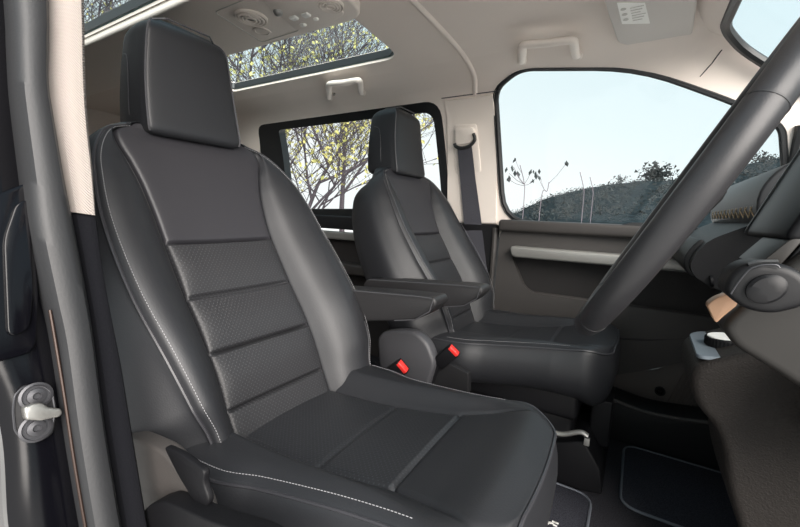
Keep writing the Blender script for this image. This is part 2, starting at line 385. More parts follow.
# ---------------- front passenger door (structure with parts)
dy = 1.66
d1 = struct(bpy.data.objects.new('door_1', None), 'charcoal front passenger door with silver strip and deep pocket'); COL.objects.link(d1); d1.location = (-.51, 1.70, -.6)
b = BM(); add_box(b, (-.510, 1.63, -.060), (.92, 1.72, -.012), .012); link('window_ledge', b, M_['door'], d1)
pk = rpoly([(-.452, -.165), (.6, -.175), (.6, -.312), (-.375, -.312)], [.02, .02, .02, .05])
low = [(-.510, -.055), (.92, -.055), (.92, -.36), (.40, -.385), (.24, -.455), (.08, -.545), (-.07, -.615), (-.25, -.665), (-.510, -.70)]
link('door_panel', panel(rpoly(low, .03), [pk], lambda u, v, f: Vector((u, 1.655+.012*math.cos(v*9)-f, v)), thick=.03), M_['door'], d1)
b = BM(); add_box(b, (-.47, 1.70, -.33), (.62, 1.715, -.15)); link('pocket_lining', b, M_['doordark'], d1)
b = BM(); add_prism(b, rpoly([(-.452, -.120), (.92, -.122), (.92, -.160), (-.44, -.166)], [.02, 0, 0, .02]), 'y', 1.612, 1.665, .008); link('trim_strip', b, M_['silver'], d1, label='brushed silver strip')
b = BM(); add_tube(b, [(x, 1.668, -.318+.0*x) for x in (-.36, 0, .5)], .010, 8); link('pocket_rim', b, M_['door'], d1)
b = BM(); add_prism(b, rpoly(xz([(618,225.5),(632,222.5),(690,224),(690,231),(620,229)], 1.66), .002), 'y', 1.635, 1.68, .001); link('demister_vent', b, M_['gasket'], d1)
b = BM(); add_tube(b, catmull([(-.50, 1.648, -.46), (-.2, 1.648, -.455), (.05, 1.648, -.43), (.3, 1.648, -.37), (.6, 1.648, -.33)], 6), .004, 6); link('lower_crease', b, M_['doordark'], d1)
# sill and kick panel below the door
b = BM(); add_prism(b, rpoly([(-.5, FLOOR), (-.5, -.60), (.1, -.55), (.3, -.40), (.95, -.36), (.95, FLOOR)], .02), 'y', 1.685, 1.73, .006); kp = struct(link('trim_4', b, M_['lower']), 'grey-brown kick panel beside the passenger footwell')
b = BM(); k0 = at(660, 391, 'y', 1.68); add_lathe(b, [(.017, 0), (.017, -.006), (.012, -.006), (.012, .0), (.006, .0), (.005, -.006)], k0, (0, 1, 0), 20); link('fixing_bolt', b, M_['black'], kp)
for i in range(9):
    pass
b = BM()
for i in range(9):
    A = at(668+i*4.5, 402+i*.8, 'y', 1.68); B_ = at(684+i*3.6, 372+i*1.6, 'y', 1.68); add_tube(b, [A, (A+B_)/2, B_], .0022, 6)
link('ribbing', b, M_['lower'], kp)
# sill trough with its rounded top edge
rim = [at(a, c, 'y', 1.56) for a, c in [(560,382),(600,394),(612,399),(640,410),(665,416),(690,420),(718,423),(760,424)]]
b = BM(); rim_c = catmull(rim, 5)
add_prism(b, [(p.x, p.z) for p in rim_c]+[(rim_c[-1].x, FLOOR), (rim_c[0].x, FLOOR)], 'y', 1.56, 1.69, .003)
sill = struct(link('trim_5', b, M_['charcoal']), 'black door sill trough along the passenger footwell')
b = BM(); add_tube(b, [p+Vector((0, -.002, 0)) for p in rim_c], .007, 8); link('sill_edge', b, M_['door'], sill)
# ---------------- rear sliding door
d2 = struct(bpy.data.objects.new('door_2', None), 'dark rear passenger door below the rear side window'); COL.objects.link(d2); d2.location = (-1.5, 1.70, -.6)
b = BM(); add_box(b, (-3.1, 1.66, -.105), (-.81, 1.74, -.03), .012); link('door_panel', b, M_['charcoal'], d2)
b = BM(); add_box(b, (-3.1, 1.635, -.160), (-.81, 1.70, -.118), .008); link('trim_strip', b, M_['silver'], d2, label='silver strip')
b = BM(); add_box(b, (-3.1, 1.70, -.80), (-.81, 1.74, -.15), .01); link('door_lining', b, M_['doordark'], d2)
b = BM(); add_box(b, (-3.1, 1.60, -.34), (-.81, 1.70, -.285), .012); link('armrest_ledge', b, M_['door'], d2)

# ================================================================ NEAR PILLAR, SEAL, JAMB
def pil(px, py, off=0.0):
    d = ray(px, py); n = Vector((1, 0, .25)); return d*((-.63+off)/d.dot(n))
def pillar_strip(left, right, off, depth):
    """vertical strip between two lines given top to bottom; solid, running rearwards by depth"""
    bm = BM(); L = catmull([pil(a, c, off) for a, c in left], 8); Rr = catmull([pil(a, c, off) for a, c in right], 8); n = len(L); W = 6
    rows = []
    for i in range(n):
        row = []
        for k in range(W+1):
            u = k/W; p = L[i].lerp(Rr[i], u); p = p+Vector((-.014*(2*u-1)**4, 0, 0)); row.append(bm.verts.new(p))
        row += [bm.verts.new(Rr[i]+Vector((-depth, .0, 0))), bm.verts.new(L[i]+Vector((-depth, 0, 0)))]
        rows.append(row)
    m = len(rows[0])
    for i in range(n-1):
        for k in range(m): bm.faces.new((rows[i][k], rows[i][(k+1) % m], rows[i+1][(k+1) % m], rows[i+1][k]))
    bm.faces.new(rows[0]); bm.faces.new(rows[-1][::-1]); return bm
ys = (-150, 0, 40, 80, 110, 180, 230, 300, 345, 430, 527, 620)
seal_l = list(zip((2, 15, 17, 19, 22, 31, 37, 52, 62, 74, 90, 108), ys)); seal_r = list(zip((46, 53, 53, 53, 57, 69, 79, 92, 99, 110, 126, 142), ys))
trim_r = list(zip((84, 88, 89, 90, 91, 98, 101, 112, 122, 136, 152, 170), ys))
jam = struct(bpy.data.objects.new('trim_6', None), 'near door pillar: black painted jamb, rubber seal and inner trim'); COL.objects.link(jam); jam.location = (-.62, .2, -.8)
link('rubber_seal', pillar_strip(seal_l, seal_r, .025, .05), M_['seal'], jam)
def clip(l, y0, y1):
    xs = [p[1] for p in l]; vs = [p[0] for p in l]; return [(interp(xs, vs, y0+(y1-y0)*i/8), y0+(y1-y0)*i/8) for i in range(9)]
lb = [(a-3, c) for a, c in seal_r]
link('upper_trim', pillar_strip(clip(lb, -150, 212), clip(trim_r, -150, 216), .004, .08), M_['cream_weave'], jam, label='cream woven upper trim')
link('lower_trim', pillar_strip(clip(lb, 214, 620), clip(trim_r, 214, 620), .0, .08), M_['liner'], jam, label='black textured lower trim')
jl = [(-120, -150), (-120, 40), (-120, 180), (-60, 300), (0, 415), (12, 527), (22, 620)]
jr = [(8, -150), (20, 40), (33, 180), (54, 300), (74, 415), (92, 527), (110, 620)]
link('painted_jamb', pillar_strip(jl, jr, -.01, .03), M_['paint'], jam)
b = BM(); add_tube(b, catmull([pil(a, c, .012) for a, c in [(50,310),(56,345),(65,400),(74,460),(86,530),(98,590)]], 5), .0018, 8); link('flange', b, M_['brass'], jam)
def on_pil(poly, off, h, r):
    bm = BM(); n = Vector((1, 0, .25)).normalized(); pts = [pil(a, c, off) for a, c in poly]
    A = [bm.verts.new(p) for p in pts]; B_ = [bm.verts.new(p+n*h) for p in pts]; bm.faces.new(A[::-1]); bm.faces.new(B_)
    for i in range(len(A)): bm.faces.new((A[i], A[(i+1) % len(A)], B_[(i+1) % len(A)], B_[i]))
    bmesh.ops.recalc_face_normals(bm, faces=bm.faces); bevel(bm, r, 3, 40); return bm
link('pressed_panel', on_pil(rpoly([(-40,210),(10,190),(30,182),(37,300),(34,352),(-40,372)], 14), -.012, .008, .004), M_['paint'], jam)
link('pressed_panel', on_pil(rpoly([(2,240),(14,205),(27,200),(32,290),(28,330),(6,338)], 10), -.006, .007, .003), M_['paint'], jam)
# door striker
st = thing('door_striker', 'silver steel door striker loop on a black plate on the near door jamb', 'door striker', tuple(pil(35, 440)))
link('plate', on_pil(rpoly([(14,394),(22,385),(44,384),(53,392),(56,411),(52,433),(42,440),(24,443),(14,432),(12,411)], 4), -.009, .006, .002), M_['charcoal'], st)
b = BM(); q = [pil(a, c, -.002) for a, c in rpoly([(15,395),(23,387),(43,386),(52,393),(55,411),(51,432),(42,438),(25,441),(15,431),(13,411)], 4)]; add_tube(b, q, .0012, 6, closed=True); link('plate_rim', b, M_['steel'], st)
for py in (396, 428):
    b = BM(); c0 = pil(35.5, py, -.004); add_lathe(b, [(.0155, 0), (.0155, .003), (.013, .004), (.012, .002), (.009, .002), (.0085, .005), (.004, .006), (.003, .003)], c0, (1, 0, .25), 24)
    link('bolt', b, M_['steel'], st)
link('loop', on_pil(rpoly([(20,407),(30,403),(38,402),(45,407),(57,408),(59,412),(56,416),(46,418),(38,420),(22,419)], 3), -.003, .014, .005), M_['chrome'], st)

# ================================================================ SEATS
def seat(dx, cy, side, label, upright=0.0):
    """side: +1 when the armrest is on the far (+y) side"""
    root = thing('car_seat', label, 'car seat', (-.40+dx, cy, FLOOR), 'front seats')
    def W3(x, y, z): return Vector((x+dx, y+cy, z))
    zs = [-.50, -.45, -.382, -.281, -.183, -.079, .0, .06, .12, .155]; xs = [-.575, -.588, -.619, -.668, -.735, -.802, -.842, -.868, -.893, -.915]
    def spine(z): return smooth_interp(zs, xs, z)+upright*min(max((z+.45)/.6, 0), 1)
    zz = [-.50, -.40, -.35, -.2, -.05, .03, .08, .12, .145, .158]
    WW = [.245, .268, .280, .288, .276, .262, .244, .218, .188, .152]
    BB = [.036, .054, .066, .066, .054, .040, .024, .010, .004, .0]
    PW = [.128, .130, .131, .132, .134, .143, .156, .170, .165, .135]
    TT = [.12, .13, .15, .165, .160, .150, .138, .120, .095, .070]
    PN = [.180, .196, .214, .244, .247, .237, .224, .203, .178, .144]; PF = [.235, .255, .268, .280, .270, .256, .238, .212, .180, .144]
    seams = (-.079, -.183, -.281, -.382)
    N = 300; rows = []; meta = []
    S = 46
    def section(z, PP):
        Wd, Bb, Pw, T = [smooth_interp(zz, a, z) for a in (WW, BB, PW, TT)]
        Wp = smooth_interp(zz, PP, z)
        half = [(0, .0), (Pw*.5, .001), (Pw*.86, .003), (Pw*.965, .001), (Pw, -.007), (Pw*1.035, .002), (Pw+.25*(Wp-Pw), Bb*.55+.004), (Pw+.6*(Wp-Pw), Bb*.98), (Pw+.86*(Wp-Pw), Bb*.97),
                (Wp-.003, Bb*.78), (Wp+.003, Bb*.56), (Wp+.6*(Wd-Wp)+.004, Bb*.15-.012), (Wd+.004, -.04), (Wd, -.5*T-.01), (Wd-.014, -.85*T), (Wd-.04, -T), (Wd*.5, -T*1.06), (0, -T*1.08)]
        return half, Pw, Wd, T
    zlist = [-.50+(.658)*i/N for i in range(N+1)]
    bm = BM(); ring_rows = []; info = []
    pip = {-1: [], 1: []}; grv = {-1: [], 1: []}
    for z in zlist:
        half, Pw, Wd, T = section(z, PF); halfn = section(z, PN)[0]
        c = catmull([(a, d, 0) for a, d in half], 6); cn = catmull([(a, d, 0) for a, d in halfn], 6)
        full = [(p.x, p.y) for p in c]+[(-p.x, p.y) for p in cn[::-1]][1:-1]
        x0 = spine(z); g = (spine(z+.004)-spine(z-.004))/.008; nx, nz = 1/math.hypot(1, g), -g/math.hypot(1, g)
        ring = []
        for (yy, d) in full:
            front = abs(yy) < Pw*.985 and d > -.03
            if front:
                k = 1-(abs(yy)/Pw)**8
                for s_ in seams: d -= .0115*math.exp(-((z-s_)/.0028)**2)*max(k, 0)
                i_ = [s_ for s_ in seams if s_ <= z]
                if z < seams[0] and z > seams[-1]:
                    lo = max(i_); hi = min(s_ for s_ in seams if s_ > z); d += .006*math.sin(math.pi*(z-lo)/(hi-lo))*k
            if z > .10 and d < 0: pass
            ring.append(bm.verts.new(W3(x0+nx*d, yy, z+nz*d)))
        ring_rows.append(ring); info.append((z, Pw, full))
        if z > -.42:
            for sgn in (-1, 1): pip[sgn].append(W3(x0+nx*(smooth_interp(zz, BB, z)*.78+.001), sgn*(smooth_interp(zz, PF if sgn > 0 else PN, z)-.002), z+nz*smooth_interp(zz, BB, z)*.78))
            for sgn in (-1, 1): grv[sgn].append(W3(x0+nx*(smooth_interp(zz, BB, z)*.985+.0016), sgn*(smooth_interp(zz, PF if sgn > 0 else PN, z)-.011), z+nz*smooth_interp(zz, BB, z)*.985))
    m = len(ring_rows[0])
    # rounded top
    last = ring_rows[-1]; cen = sum((v.co for v in last), Vector())/m; zt = zlist[-1]
    for k, (sc, up) in enumerate(((.95, .006), (.82, .011), (.55, .014), (.2, .015))):
        ring_rows.append([bm.verts.new(cen+(v.co-cen)*sc+Vector((-up*.35, 0, up))) for v in last]); info.append((zt+up, 0, info[-1][2]))
    regions = {'backrest': [], 'centre_panel': [], 'upper_panel': []}
    for i in range(len(ring_rows)-1):
        z, Pw, full = info[i]
        for k in range(m):
            f = (ring_rows[i][k], ring_rows[i][(k+1) % m], ring_rows[i+1][(k+1) % m], ring_rows[i+1][k])
            ym = (full[k][0]+full[(k+1) % m][0])/2; dm = full[k][1]
            reg = 'backrest'
            if Pw and abs(ym) < Pw*.985 and dm > -.03: reg = 'centre_panel' if z < seams[0] else 'upper_panel'
            regions[reg].append(f)
    regions['backrest'].append(tuple(ring_rows[-1])); regions['backrest'].append(tuple(ring_rows[0][::-1]))
    def sub(fs):
        t = BM(); mp = {}
        for f in fs:
            for v in f:
                if v not in mp: mp[v] = t.verts.new(v.co)
            t.faces.new([mp[v] for v in f])
        return t
    back = link('backrest', sub(regions['backrest']), M_['leather'], root, angle=1.4)
    link('centre_panel', sub(regions['centre_panel']), M_['perf_back'], back, angle=1.4, label='perforated leather with three stitched cross seams')
    link('upper_panel', sub(regions['upper_panel']), M_['yoke'], back, angle=1.4)
    bm.free()
    for s_ in (-1, 1):
        b = BM(); add_tube(b, pip[s_], .0028, 6); link('piping', b, M_['piping'], back)
        b = BM(); add_dashes(b, grv[s_], .00062); link('stitching', b, M_['thread'], back, label='pale grey contrast stitching')
    b = BM(); add_tube(b, [W3(spine(z)-.03, 0, z) for z in (.13, .14)], .001, 4); b.free()
    # side panel of the shell: slightly proud leather flank with a lower hem
    # ---- headrest
    hb = BM(); NR = 40; rowsh = []; hp = {}
    for i in range(NR+1):
        v = i/NR; z = .152+.242*v; w_ = .111-.022*v+.004*math.sin(math.pi*v); xf = -.889+upright-.026*v-.006*math.sin(math.pi*v); dp = .150-.030*v
        e = 1.0
        if v > .86: q = (v-.86)/.14; e = math.sqrt(max(1-q*q*.9, .05)); 
        if v < .06: q = (.06-v)/.06; e = 1-.10*q*q
        wr = w_*(1-(1-e)*.28); dpp = dp*(1-(1-e)*.75); xo = xf-(dp-dpp)*.35
        half = [(0, .004), (wr*.6, .003), (wr*.9, .001), (wr*.985, -.003), (wr, -.010), (wr+.003, -.03), (wr+.003, -.6*dpp), (wr-.004, -.88*dpp), (wr-.025, -dpp), (0, -dpp*1.05)]
        c = catmull([(a, d, 0) for a, d in half], 6); full = [(p.x, p.y) for p in c]+[(-p.x, p.y) for p in c[::-1]][1:-1]
        rowsh.append([hb.verts.new(W3(xo+d, yy, z)) for yy, d in full])
        for s_ in (-1, 1): hp.setdefault(s_, []).append(W3(xo-.0015, s_*wr*.99, z))
    mh = len(rowsh[0]); last = rowsh[-1]; cen = sum((v.co for v in last), Vector())/mh
    for sc, up in ((.9, .005), (.65, .008), (.2, .009)): rowsh.append([hb.verts.new(cen+(v.co-cen)*sc+Vector((0, 0, up))) for v in last])
    first = rowsh[0]; cen = sum((v.co for v in first), Vector())/mh
    rowsh.insert(0, [hb.verts.new(cen+(v.co-cen)*.9+Vector((0, 0, -.006))) for v in first])
    for A, B_ in zip(rowsh, rowsh[1:]):
        for k in range(mh): hb.faces.new((A[k], A[(k+1) % mh], B_[(k+1) % mh], B_[k]))
    hb.faces.new(rowsh[0][::-1]); hb.faces.new(rowsh[-1])
    head = link('headrest', hb, M_['leather'], root, angle=1.2)
    b = BM(); add_tube(b, hp[-1]+[W3(-.920+upright, -.05, .400), W3(-.920+upright, .05, .400)]+hp[1][::-1], .0022, 6); link('piping', b, M_['hem'], head)
    for s_ in (-1, 1):
        b = BM(); add_tube(b, catmull([W3(q[0]+upright, s_*q[1], q[2]) for q in ((-.955, .110, .160), (-.965, .112, .20), (-.972, .108, .27), (-.985, .103, .315), (-1.01, .099, .325))], 5), .0014, 6); link('side_seam', b, M_['piping'], head)
    for s_ in (-1, 1):
        b = BM(); add_tube(b, [W3(-.945+upright, s_*.055, .10), W3(-.945+upright, s_*.055, .20)], .007, 10); link('post', b, M_['silver'], head)
        b = BM(); add_lathe(b, [(.014, 0), (.014, .008), (.010, .012)], W3(-.943+upright, s_*.055, .150), (0, 0, 1), 16); link('post_guide', b, M_['cream_plastic'], head)
    # ---- cushion
    XB, XF = -.655, -.098; W0 = .19; RC = .065; cy += .012
    WXS, WYS = [-.66, -.50, -.43, -.32, -.24, -.17, -.10], [.250, .243, .222, .204, .196, .194, .190]
    def cW(x):
        q = x-(XF-RC); W0 = smooth_interp(WXS, WYS, x)
        return W0-RC+math.sqrt(max(RC*RC-q*q, 0)) if q > 0 else W0
    cx_ = [-.66, -.45, -.30, -.20, -.14, -.105]; cz_ = [-.435, -.422, -.398, -.372, -.355, -.358]
    Bx = [.040, .036, .028, .014, .006, .002]
    def gpos(x): return .124 if x < -.27 else .124+.050*((x+.27)/.165)**1.3
    NX, NY = 150, 120
    def chgt(x, y, Wd):
        a = abs(y); h = smooth_interp(cx_, cz_, x); Bo = smooth_interp(cx_, Bx, x); g = gpos(x)
        k = min(max((a-g)/.045, 0), 1); h += Bo*(k*k*(3-2*k))
        if a < g and x < -.26: h += .004*math.cos(a/g*math.pi/2)
        h -= .0075*math.exp(-((a-g)/.004)**2)*(1 if x < -.20 else max(0, (-.12-x)/.08))
        if a < g:
            h -= .007*math.exp(-((x+.262)/.003)**2); h -= .0025*math.exp(-((x+.405)/.005)**2)
        u = a/Wd; h -= .012*max((u-.80)/.20, 0)**2
        fx = max((x-(XF-.05))/.05, 0); h -= .003*fx*fx
        return h
    cb = BM(); grid = []
    for i in range(NX+1):
        u = i/NX; x = XB+(XF-XB)*(1-(1-u)**1.25)
        Wd = cW(x); row = []
        for j in range(NY+1):
            y = -Wd+2*Wd*j/NY; fw_ = .014*(1-(y/W0)**2)*max((x+.35)/.245, 0)**2
            row.append((x+fw_, y, chgt(x, y, Wd)))
        grid.append(row)
    V = [[cb.verts.new(W3(*p)) for p in r] for r in grid]
    rin = {'cushion': [], 'insert': []}
    for i in range(NX):
        for j in range(NY):
            f = (V[i][j], V[i+1][j], V[i+1][j+1], V[i][j+1]); xm = grid[i][j][0]; ym = abs(grid[i][j][1]+grid[i][j+1][1])/2
            rin['insert' if xm < -.262 and ym < .124 else 'cushion'].append(f)
    bnd = [(i, 0) for i in range(NX)]+[(NX, j) for j in range(NY)]+[(i, NY) for i in range(NX, 0, -1)]+[(0, j) for j in range(NY, 0, -1)]
    ctr = Vector((-.38, 0, 0)); prev = [V[i][j] for i, j in bnd]; edge = [Vector(grid[i][j]) for i, j in bnd]
    def outn(p):
        d = Vector((0, 0, 0))
        q = p.x-(XF-RC)
        if q > 0 and abs(p.y) > W0-RC-1e-4: d = Vector((q, (abs(p.y)-(W0-RC))*(1 if p.y > 0 else -1), 0))
        elif q > 0: d = Vector((1, 0, 0))
        else: d = Vector((0, 1 if p.y > 0 else -1, 0))
        if d.length < 1e-5: d = Vector((1, 0, 0))
        return d.normalized()
    for off, dz in ((.005, -.004), (.012, -.014), (.022, -.035), (.026, -.06), (.024, -.085), (.014, -.11), (-.010, -.135), (-.05, -.15)):
        cur = [cb.verts.new(W3(*(p+outn(p)*(off*(1-.5*min(max((p.x-XF+.14)/.12, 0), 1)))+Vector((0, 0, dz*(1+.15*min(max((p.x+.3)/.2, 0), 1))))))) for p in edge]
        for k in range(len(bnd)): rin['cushion'].append((prev[k], cur[k], cur[(k+1) % len(bnd)], prev[(k+1) % len(bnd)]))
        prev = cur
    rin['cushion'].append(tuple(prev))
    cu = link('cushion', sub(rin['cushion']), M_['leather'], root, angle=1.3)
    link('insert', sub(rin['insert']), M_['perf_seat'], cu, angle=1.3, label='perforated leather insert'); cb.free()
    path = [p for p in edge if p.x > -.60 ]
    b = BM(); pl = [W3(*(p+outn(p)*.004+Vector((0, 0, -.003)))) for p in edge if p.x > -.60]
    # order the open boundary: near side to front to far side
    add_tube(b, pl, .0026, 6); link('piping', b, M_['piping'], cu)
    b = BM()
    st_n = []
    for p in edge:
        if -.56 < p.x < -.19: q = p-outn(p)*.011; st_n.append(W3(q.x, q.y, chgt(q.x, q.y, cW(q.x))+.0008))
    a1 = [q for q in st_n if q.y < cy]; a2 = [q for q in st_n if q.y > cy]
    add_dashes(b, a1, .00062); link('stitching', b, M_['thread'], cu, label='pale grey contrast stitching')
    b = BM(); add_dashes(b, a2, .00055); link('stitching', b, M_['thread'], cu, label='pale grey contrast stitching')
    # ---- base, rails, shields
    b = BM(); add_box(b, (-.56+dx, cy-.17, -.60), (-.16+dx, cy+.17, -.50), .02); add_box(b, (-.52+dx, cy-.15, FLOOR), (-.17+dx, cy+.15, -.58), .02); base = link('seat_base', b, M_['black'], root)
    b = BM(); add_box(b, (-.62+dx, cy-.20, FLOOR+.0), (-.22+dx, cy-.165, FLOOR+.05), .008); link('slide_rail', b, M_['black'], base); b = BM(); add_box(b, (-.62+dx, cy+.165, FLOOR+.0), (-.22+dx, cy+.20, FLOOR+.05), .008); link('slide_rail', b, M_['black'], base)
    # ---- armrest
    cy -= .012
    ay = cy+side*.298
    b = BM(); tz = .022
    poly = rpoly([(-.80, -.222), (-.44, -.197), (-.392, -.196), (-.386, -.212), (-.405, -.236), (-.445, -.262), (-.60, -.292), (-.80, -.305)], [.03, .02, .012, .012, .02, .03, .04, .03])
    add_prism(b, [(x+dx*.6, z) for x, z in poly], 'y', ay-.036, ay+.036, .012, 4); arm = link('armrest', b, M_['leather_side'], root)
    b = BM()
    for q in (-1, 1): add_tube(b, [(x+dx*.6, ay+q*.0335, z) for x, z in [(-.78, -.2235), (-.6, -.211), (-.44, -.200), (-.40, -.199)]], .0016, 6)
    add_tube(b, [(-.396+dx*.6, ay-.037, -.204), (-.402+dx*.6, ay-.0385, -.23), (-.44+dx*.6, ay-.0385, -.257), (-.50+dx*.6, ay-.038, -.270)], .0014, 6)
    link('piping', b, M_['hem'], arm)
    b = BM(); add_lathe(b, [(.045, -.05), (.045, .05)], (-.76+dx*.6, ay-side*.03, -.262), (0, 1, 0), 24); link('pivot', b, M_['black'], arm)
    # ---- buckle
    return root, W3
near_seat, WN = seat(0.0, .544, 1, 'black leather front seat nearest the door opening, biggest and closest')
far_seat, WF = seat(.062, 1.356, -1, 'black leather passenger seat on the far side beside the passenger door', .042)
# extras told apart by seat
def buckle(px, py, y, tilt, root):
    c = at(px, py, 'y', y); t = BM(); add_box(t, (-.021, -.013, -.075), (.021, .013, .004), .004)
    Mx = Matrix.Translation(c) @ Matrix.Rotation(tilt, 4, 'Y') @ Matrix.Rotation(.25, 4, 'Z')
    bmesh.ops.transform(t, matrix=Mx, verts=t.verts); bk = link('buckle', t, M_['black'], root)
    t = BM(); add_box(t, (-.017, -.0135, -.006), (.017, .006, .006), .002); bmesh.ops.transform(t, matrix=Mx, verts=t.verts); link('release_button', t, M_['red'], bk, label='red release button')
    b = BM(); e0 = Mx @ Vector((0, 0, -.07)); add_tube(b, [e0, e0+Vector((-.02, 0, -.06)), e0+Vector((-.03, 0, -.14))], .009, 8); link('stalk', b, M_['black'], bk)
buckle(403, 366, .885, .85, near_seat)
buckle(454, 350, 1.045, .75, far_seat)
def cover(name, px, y0, y1, r, m):
    b = BM(); add_prism(b, rpoly(xz(px, (y0+y1)/2), r), 'y', y0, y1, .006); return link(name, b, m, near_seat)
cover('recliner_cover', [(118,425),(150,437),(172,447),(192,470),(210,505),(215,560),(120,560)], .262, .290, .02, M_['door'])
cover('hinge_cover', [(166,444),(184,452),(208,470),(206,482),(213,500),(207,508),(197,500),(180,472)], .253, .262, .012, M_['black'])
cover('side_shield', [(150,527),(151,508),(159,499),(172,495),(184,499),(216,513),(262,527),(310,552),(310,600),(150,600)], .236, .262, .01, M_['black'])
# grey recliner housing and small lever visible between the seats
b = BM(); pg = xz([(379,338),(384,331),(400,329),(418,331),(430,343),(437,362),(428,392),(395,392),(381,365)], 1.03)
add_prism(b, rpoly(pg, .02), 'y', 1.015, 1.06, .012); link('hinge_housing', b, M_['hem'], far_seat, label='smooth grey housing beside the armrest hinge')
b = BM(); pg = xz([(418,392),(440,350),(446,360),(470,372),(470,392)], 1.07); add_prism(b, rpoly(pg, .006), 'y', 1.055, 1.08, .004); link('belt_anchor', b, M_['charcoal'], far_seat)
b = BM(); L0 = at(562, 434, 'y', 1.16); L1 = at(580, 432, 'y', 1.16); L2 = at(588, 436, 'y', 1.16)
add_tube(b, catmull([L0+Vector((-.05, 0, -.002)), L0, L1, L2], 5), .0085, 10, flat=.8); lv = link('adjuster_lever', b, M_['silver'], far_seat, label='silver adjuster lever')
b = BM(); add_box(b, tuple(at(584,438,'y',1.17)), tuple(at(589,447,'y',1.17)+Vector((0, .012, 0))), .002); link('lever_bracket', b, M_['silver'], lv)
b = BM(); add_prism(b, xz([(548,443),(584,441),(600,470),(602,495),(556,487)], 1.19), 'y', 1.19, 1.5, .006); link('base_cover', b, M_['black'], far_seat)
b = BM(); add_box(b, tuple(at(592,398,'y',1.30)), tuple(at(608,449,'y',1.30)+Vector((0, .08, 0))), .006); link('front_bracket', b, M_['black'], far_seat)

# ================================================================ ROOF FITTINGS
rc = thing('roof_console', 'cream roof console with round air vents and switches on the ceiling beam', 'roof console', (-.95, .855, .588))
ZB = .588
def onb(px, py, z=ZB): return at(px, py, 'z', z)
def vent(px, py, r, sub_=True):
    c = onb(px, py); b = BM(); add_lathe(b, [(r, .002), (r, -.004), (r*.93, -.008), (r*.86, -.004), (r*.80, -.002)], c, (0, 0, 1), 36); v = link('air_vent', b, M_['cream_plastic'], rc)
    b = BM()
    for q in (.74, .52, .30): add_tube(b, [c+Vector((math.cos(a)*r*q, math.sin(a)*r*q, -.006-.004*(1-q))) for a in [k*math.pi/12 for k in range(24)]], r*.07, 6, closed=True)
    link('louvre', b, M_['cream_plastic'], v); b = BM(); add_lathe(b, [(r*.82, -.001), (r*.5, -.0022)], c, (0, 0, 1), 24); link('vent_throat', b, M_['ink'], v)
vent(251, 17, .050); vent(330, 4, .040)
b = BM(); c = onb(262, 31); add_lathe(b, [(.030, .001), (.029, -.003), (.022, -.004), (.020, -.002)], c, (0, 0, 1), 28); link('reading_lamp', b, M_['cream_plastic'], rc)
b = BM(); q = [onb(*p) for p in [(214,12),(262,-8),(300,30),(262,42)]]
add_tube(b, [Vector(p) for p in [(*v_, ZB-.0005) for v_ in rpoly([(p.x, p.y) for p in q], .02)]], .0016, 6, closed=True); link('panel_seam', b, M_['ink'], rc)
q = [onb(*p) for p in [(262,-2),(310,-22),(345,12),(318,28),(296,28)]]
b = BM(); add_prism(b, rpoly([(p.x, p.y) for p in q], .015), 'z', ZB-.007, ZB+.001, .003); link('switch_panel', b, M_['cream_plastic'], rc)
b = BM(); add_lathe(b, [(.014, 0), (.014, -.010), (.010, -.017), (.003, -.020)], onb(278, 9), (0, 0, 1), 20); link('sensor_button', b, M_['silver'], rc, label='shiny silver button')
for px, py, r_ in ((294, 15, .013), (306, 12, .013), (303, 22, .010), (316, 16, .008)):
    c = onb(px, py); b = BM(); add_box(b, (c.x-r_, c.y-r_*.8, ZB-.013), (c.x+r_, c.y+r_*.8, ZB-.004), .004); link('switch', b, M_['label'], rc)
# grab handles
def grab(p0, p1, q0, q1, lab):
    a0, a1, t0, t1 = hit(*p0), hit(*p1), hit(*q0), hit(*q1)
    base = skin((a0[0]+a1[0])/2, (a0[1]+a1[1])/2)
    r = thing('grab_handle', lab, 'grab handle', tuple(base), 'ceiling grab handles')
    def L(a, c, k): return (a[0]+(c[0]-a[0])*k, a[1]+(c[1]-a[1])*k)
    pts = [(*a0, -.004), (*L(a0, t0, .12), .016), (*L(a0, t0, .55), .034), (*L(t0, a0, .08), .040), (*L(t0, t1, .12), .042), (*L(t0, t1, .5), .044), (*L(t1, t0, .12), .042), (*L(t1, a1, .08), .040), (*L(a1, t1, .55), .034), (*L(a1, t1, .12), .016), (*a1, -.004)]
    b = BM(); add_tube(b, catmull([skin(x, t, o_) for x, t, o_ in pts], 6), .0150, 12, flat=.8); link('grip', b, M_['cream_plastic'], r)
    for a in (a0, a1):
        b = BM(); p = skin(*a, .004); add_lathe(b, [(.017, -.006), (.017, .004), (.013, .008)], p, skin(*a, .02)-skin(*a, 0), 20); link('foot', b, M_['cream_plastic'], r)
    return r
gh = grab((522, 61), (577, 56), (524, 32), (574, 27), 'cream grab handle on the roof rail above the front passenger window')
gh2 = grab((329, 98), (362, 93), (330, 75), (360, 71), 'cream grab handle between the roof glass and the rear side window')
b = BM(); p = skin(*hit(335, 92), .012); add_lathe(b, [(.006, 0), (.006, .008), (.003, .012)], p, (0, -.7, -.7), 12); link('coat_hook', b, M_['chrome'], gh2)
